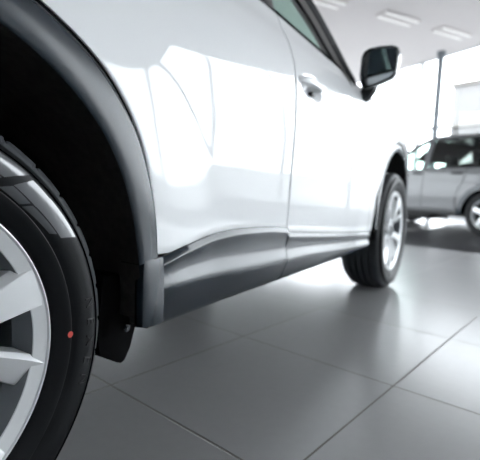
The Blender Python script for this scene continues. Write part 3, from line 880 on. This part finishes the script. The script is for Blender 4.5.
rr2 = [(y, interp(T2, y)-.012, S2(y, interp(T2, y)-.02)+.01, .05) for y in (-.62, -.45, -.2, .2, .6, .9, 1.08, 1.2)]
q = MB(); q.grid([cr2(*r) for r in rr2]); q.grid([[(x, y, z-.03) for x, y, z in cr2(*r)] for r in rr2]); q.build('roof', M['silver'], car2)
q = MB(); q.grid([[tuple(lerp(a[k], b[k], s) for k in range(3)) for a, b in zip(cr2(1.2, interp(T2, 1.2)-.012, S2(1.2, 1.38)+.01, .05), cr2(1.86, .99, .08, .03))] for s in (0, .33, .66, 1)]); q.build('windscreen', M['glass'], car2)
q = MB(); q.grid([[tuple(lerp(a[k], b[k], s) for k in range(3)) for a, b in zip(cr2(-.62, interp(T2, -.62)-.012, S2(-.6, 1.27)+.01, .05), cr2(-.84, 1.0, .2, .02))] for s in (0, .33, .66, 1)]); q.build('rear_window', M['pglass'], car2)
q = MB(); q.grid([cr2(1.80, .985, S2(1.8, .98), .03), cr2(2.3, .93, S2(2.3, .92), .04), cr2(2.7, .87, S2(2.7, .87), .04), cr2(3.08, .76, S2(3.08, .76), .04)]); q.build('bonnet', M['silver'], car2)
for fr_ in (True, False):
    rows = []
    for z, ins in ((.24, .08), (.34, .02), (.5, 0), (.65, .01), (.78, .05), (1.0 if not fr_ else .80, .06)):
        r = []
        for i in range(25):
            a = PI*i/24; c, s = math.cos(a), math.sin(a)
            sx = math.copysign(abs(c)**.5, c)
            r.append((W2/2 + sx*(W2/2-S2(3.08 if fr_ else -.78, clamp(z, .4, .75))), (3.06+(.34-ins)*abs(s)**.8) if fr_ else (-.76-(.14-ins)*abs(s)**.8), z))
        rows.append(r)
    q = MB(); q.grid(rows); q.build('front_bumper' if fr_ else 'rear_bumper', M['silver'], car2)
q = MB(); q.box((.10, -.60, .26), (W2-.10, 2.9, .34), .02); q.box((.45, -.7, .2), (W2-.45, .35, .3), .03); q.box((.30, 1.1, .17), (.85, 1.75, .28), .04); q.build('underbody', M['blackpl'], car2)
q = MB(); q.box((.06, .42, .33), (W2-.06, 1.78, .38)); q.box((.09, .43, .36), (.14, 1.77, .96)); q.box((W2-.14, .43, .36), (W2-.09, 1.77, .96)); q.box((.36, -.7, .34), (W2-.36, .43, .8)); q.box((.36, 1.78, .34), (W2-.36, 3.0, .8)); q.build('cabin_tub', M['seat'], car2)
bl = MB(); OUT_ = [(2.0, 1.0), (1.80, 1.05), (1.70, 1.30), (1.42, 1.49), (.4, 1.52), (-.5, 1.46), (-.5, .95), (1.85, .95)]; HOLE_ = [(1.645, 1.20), (1.640, 1.33), (1.55, 1.395), (1.36, 1.44), (1.23, 1.41), (1.213, 1.22), (1.30, 1.17), (1.62, 1.145)]
bo = [(1.56, 1.83, .95), (1.545, 1.70, 1.28), (1.52, 1.45, 1.47), (1.50, .5, 1.53), (1.50, -.5, 1.47), (1.56, -.5, .93), (1.56, .8, .93)]
inr = [(1.55, 1.645, 1.15), (1.545, 1.640, 1.33), (1.54, 1.55, 1.395), (1.535, 1.34, 1.44), (1.54, 1.22, 1.40), (1.555, 1.213, 1.20), (1.56, 1.40, 1.17)]
bl.grid([bo, inr], closed_u=True); bl.build('window_blocker', M['seat'], car2, smooth=False)  # dark sheet added to block the far windows, save for one bright hole
q = MB(); q.grid([[(x, y, z) for x in (.45, .8, W2-.16)] for y, z in ((1.16, 1.485), (1.60, 1.165), (1.585, 1.155), (1.14, 1.475))], closed_v=True); q.build('windscreen_blocker', M['seat'], car2, smooth=False)  # dark sheet added behind the windscreen to block light seen through the cabin
for xs in (.45, W2-.45):
    q = MB(); q.prism([(1.05, .45), (1.5, .48), (1.5, .58), (1.1, .6), (.94, 1.05), (.84, 1.05), (.97, .5)], -.24, .24, lambda u, v, w: (xs+w, u, v), bev=.03)
    q.prism([(.92, 1.07), (.93, 1.22), (.84, 1.22), (.83, 1.07)], -.12, .12, lambda u, v, w: (xs+w, u, v), bev=.025); q.build('front_seat', M['seat'], car2)
q = MB(); q.prism([(.2, .45), (.7, .5), (.7, .58), (.3, .6), (.1, 1.08), (.0, 1.08), (.13, .5)], -.6, .6, lambda u, v, w: (W2/2+w, u, v), bev=.03); q.build('rear_seat', M['seat'], car2)
def wheel2():
    o = MB()
    o.revolve([(.02, .228), (.004, .226), (.0, .22), (.012, .205), (.05, .20), (.19, .22)], 72)
    for k in range(5):
        a = 2*PI*k/5 + .3
        o.prism([(.03, -.04), (.21, -.032), (.21, .032), (.03, .04)], .008, .05, lambda u, v, w: (w, u*math.cos(a)-v*math.sin(a), u*math.sin(a)+v*math.cos(a)), bev=.006)
    o.revolve([(.05, .07), (.014, .07), (.006, .05), (.006, .0)], 30)
    return o
def add_wheel2(x, y, rz):
    o = wheel2().build('wheel', M['alloy'], car2); o.location = (x, y, R2); o.rotation_euler = (0, 0, rz)
    t = MB(); t.revolve([(.015, .225), (.0, .235), (-.006, .27), (-.002, .305), (.02, .328), (.05, .3345), (.10, .335), (.15, .3345), (.18, .328), (.202, .305), (.206, .27), (.20, .235), (.185, .225)], 72)
    t.build('tire', M['tire'], o)
    d = MB(); d.revolve([(.08, .0), (.08, .205), (.09, .205), (.09, 0)], 40); d.build('dust_shield', M['gap'], o)
    return o
wA = add_wheel2(.015, 0, 0)
for x, y, rz in ((.015, WB2, 0), (W2-.015, 0, PI), (W2-.015, WB2, PI)):
    c = copy_tree(wA, car2); c.location = (x, y, R2); c.rotation_euler = (0, 0, rz)

# ------------------------------------------------------------------ light
w = bpy.data.worlds.new('overcast_sky'); SC.world = w; w.use_nodes = True
bg = w.node_tree.nodes['Background']; bg.inputs[0].default_value = (.93, .985, 1.025, 1); bg.inputs[1].default_value = 6.00

# ------------------------------------------------------------------ camera
cam = bpy.data.cameras.new('camera'); co = bpy.data.objects.new('camera', cam); C.objects.link(co)
FPX = 439.5
cam.sensor_width = 36; cam.lens = FPX/480*36; cam.clip_start = .02; cam.clip_end = 300
yaw, pit, rol = math.radians(31.67), math.radians(-5.92), math.radians(-2.30)
base = Matrix.Rotation(yaw, 4, 'Z') @ Matrix.Rotation(pit, 4, 'X') @ Matrix.Rotation(rol, 4, 'Y') @ Matrix.Rotation(PI/2, 4, 'X')
co.matrix_world = Matrix.Translation((.632, -.191, .623)) @ base
cam.dof.use_dof = True; cam.dof.focus_distance = .74; cam.dof.aperture_fstop = 4.0
SC.camera = co
SC.view_settings.view_transform = 'Standard'; SC.view_settings.look = 'None'
SC.view_settings.exposure = .53; SC.view_settings.gamma = 1
SC.cycles.use_denoising = True
SC.cycles.max_bounces = 12; SC.cycles.transparent_max_bounces = 16
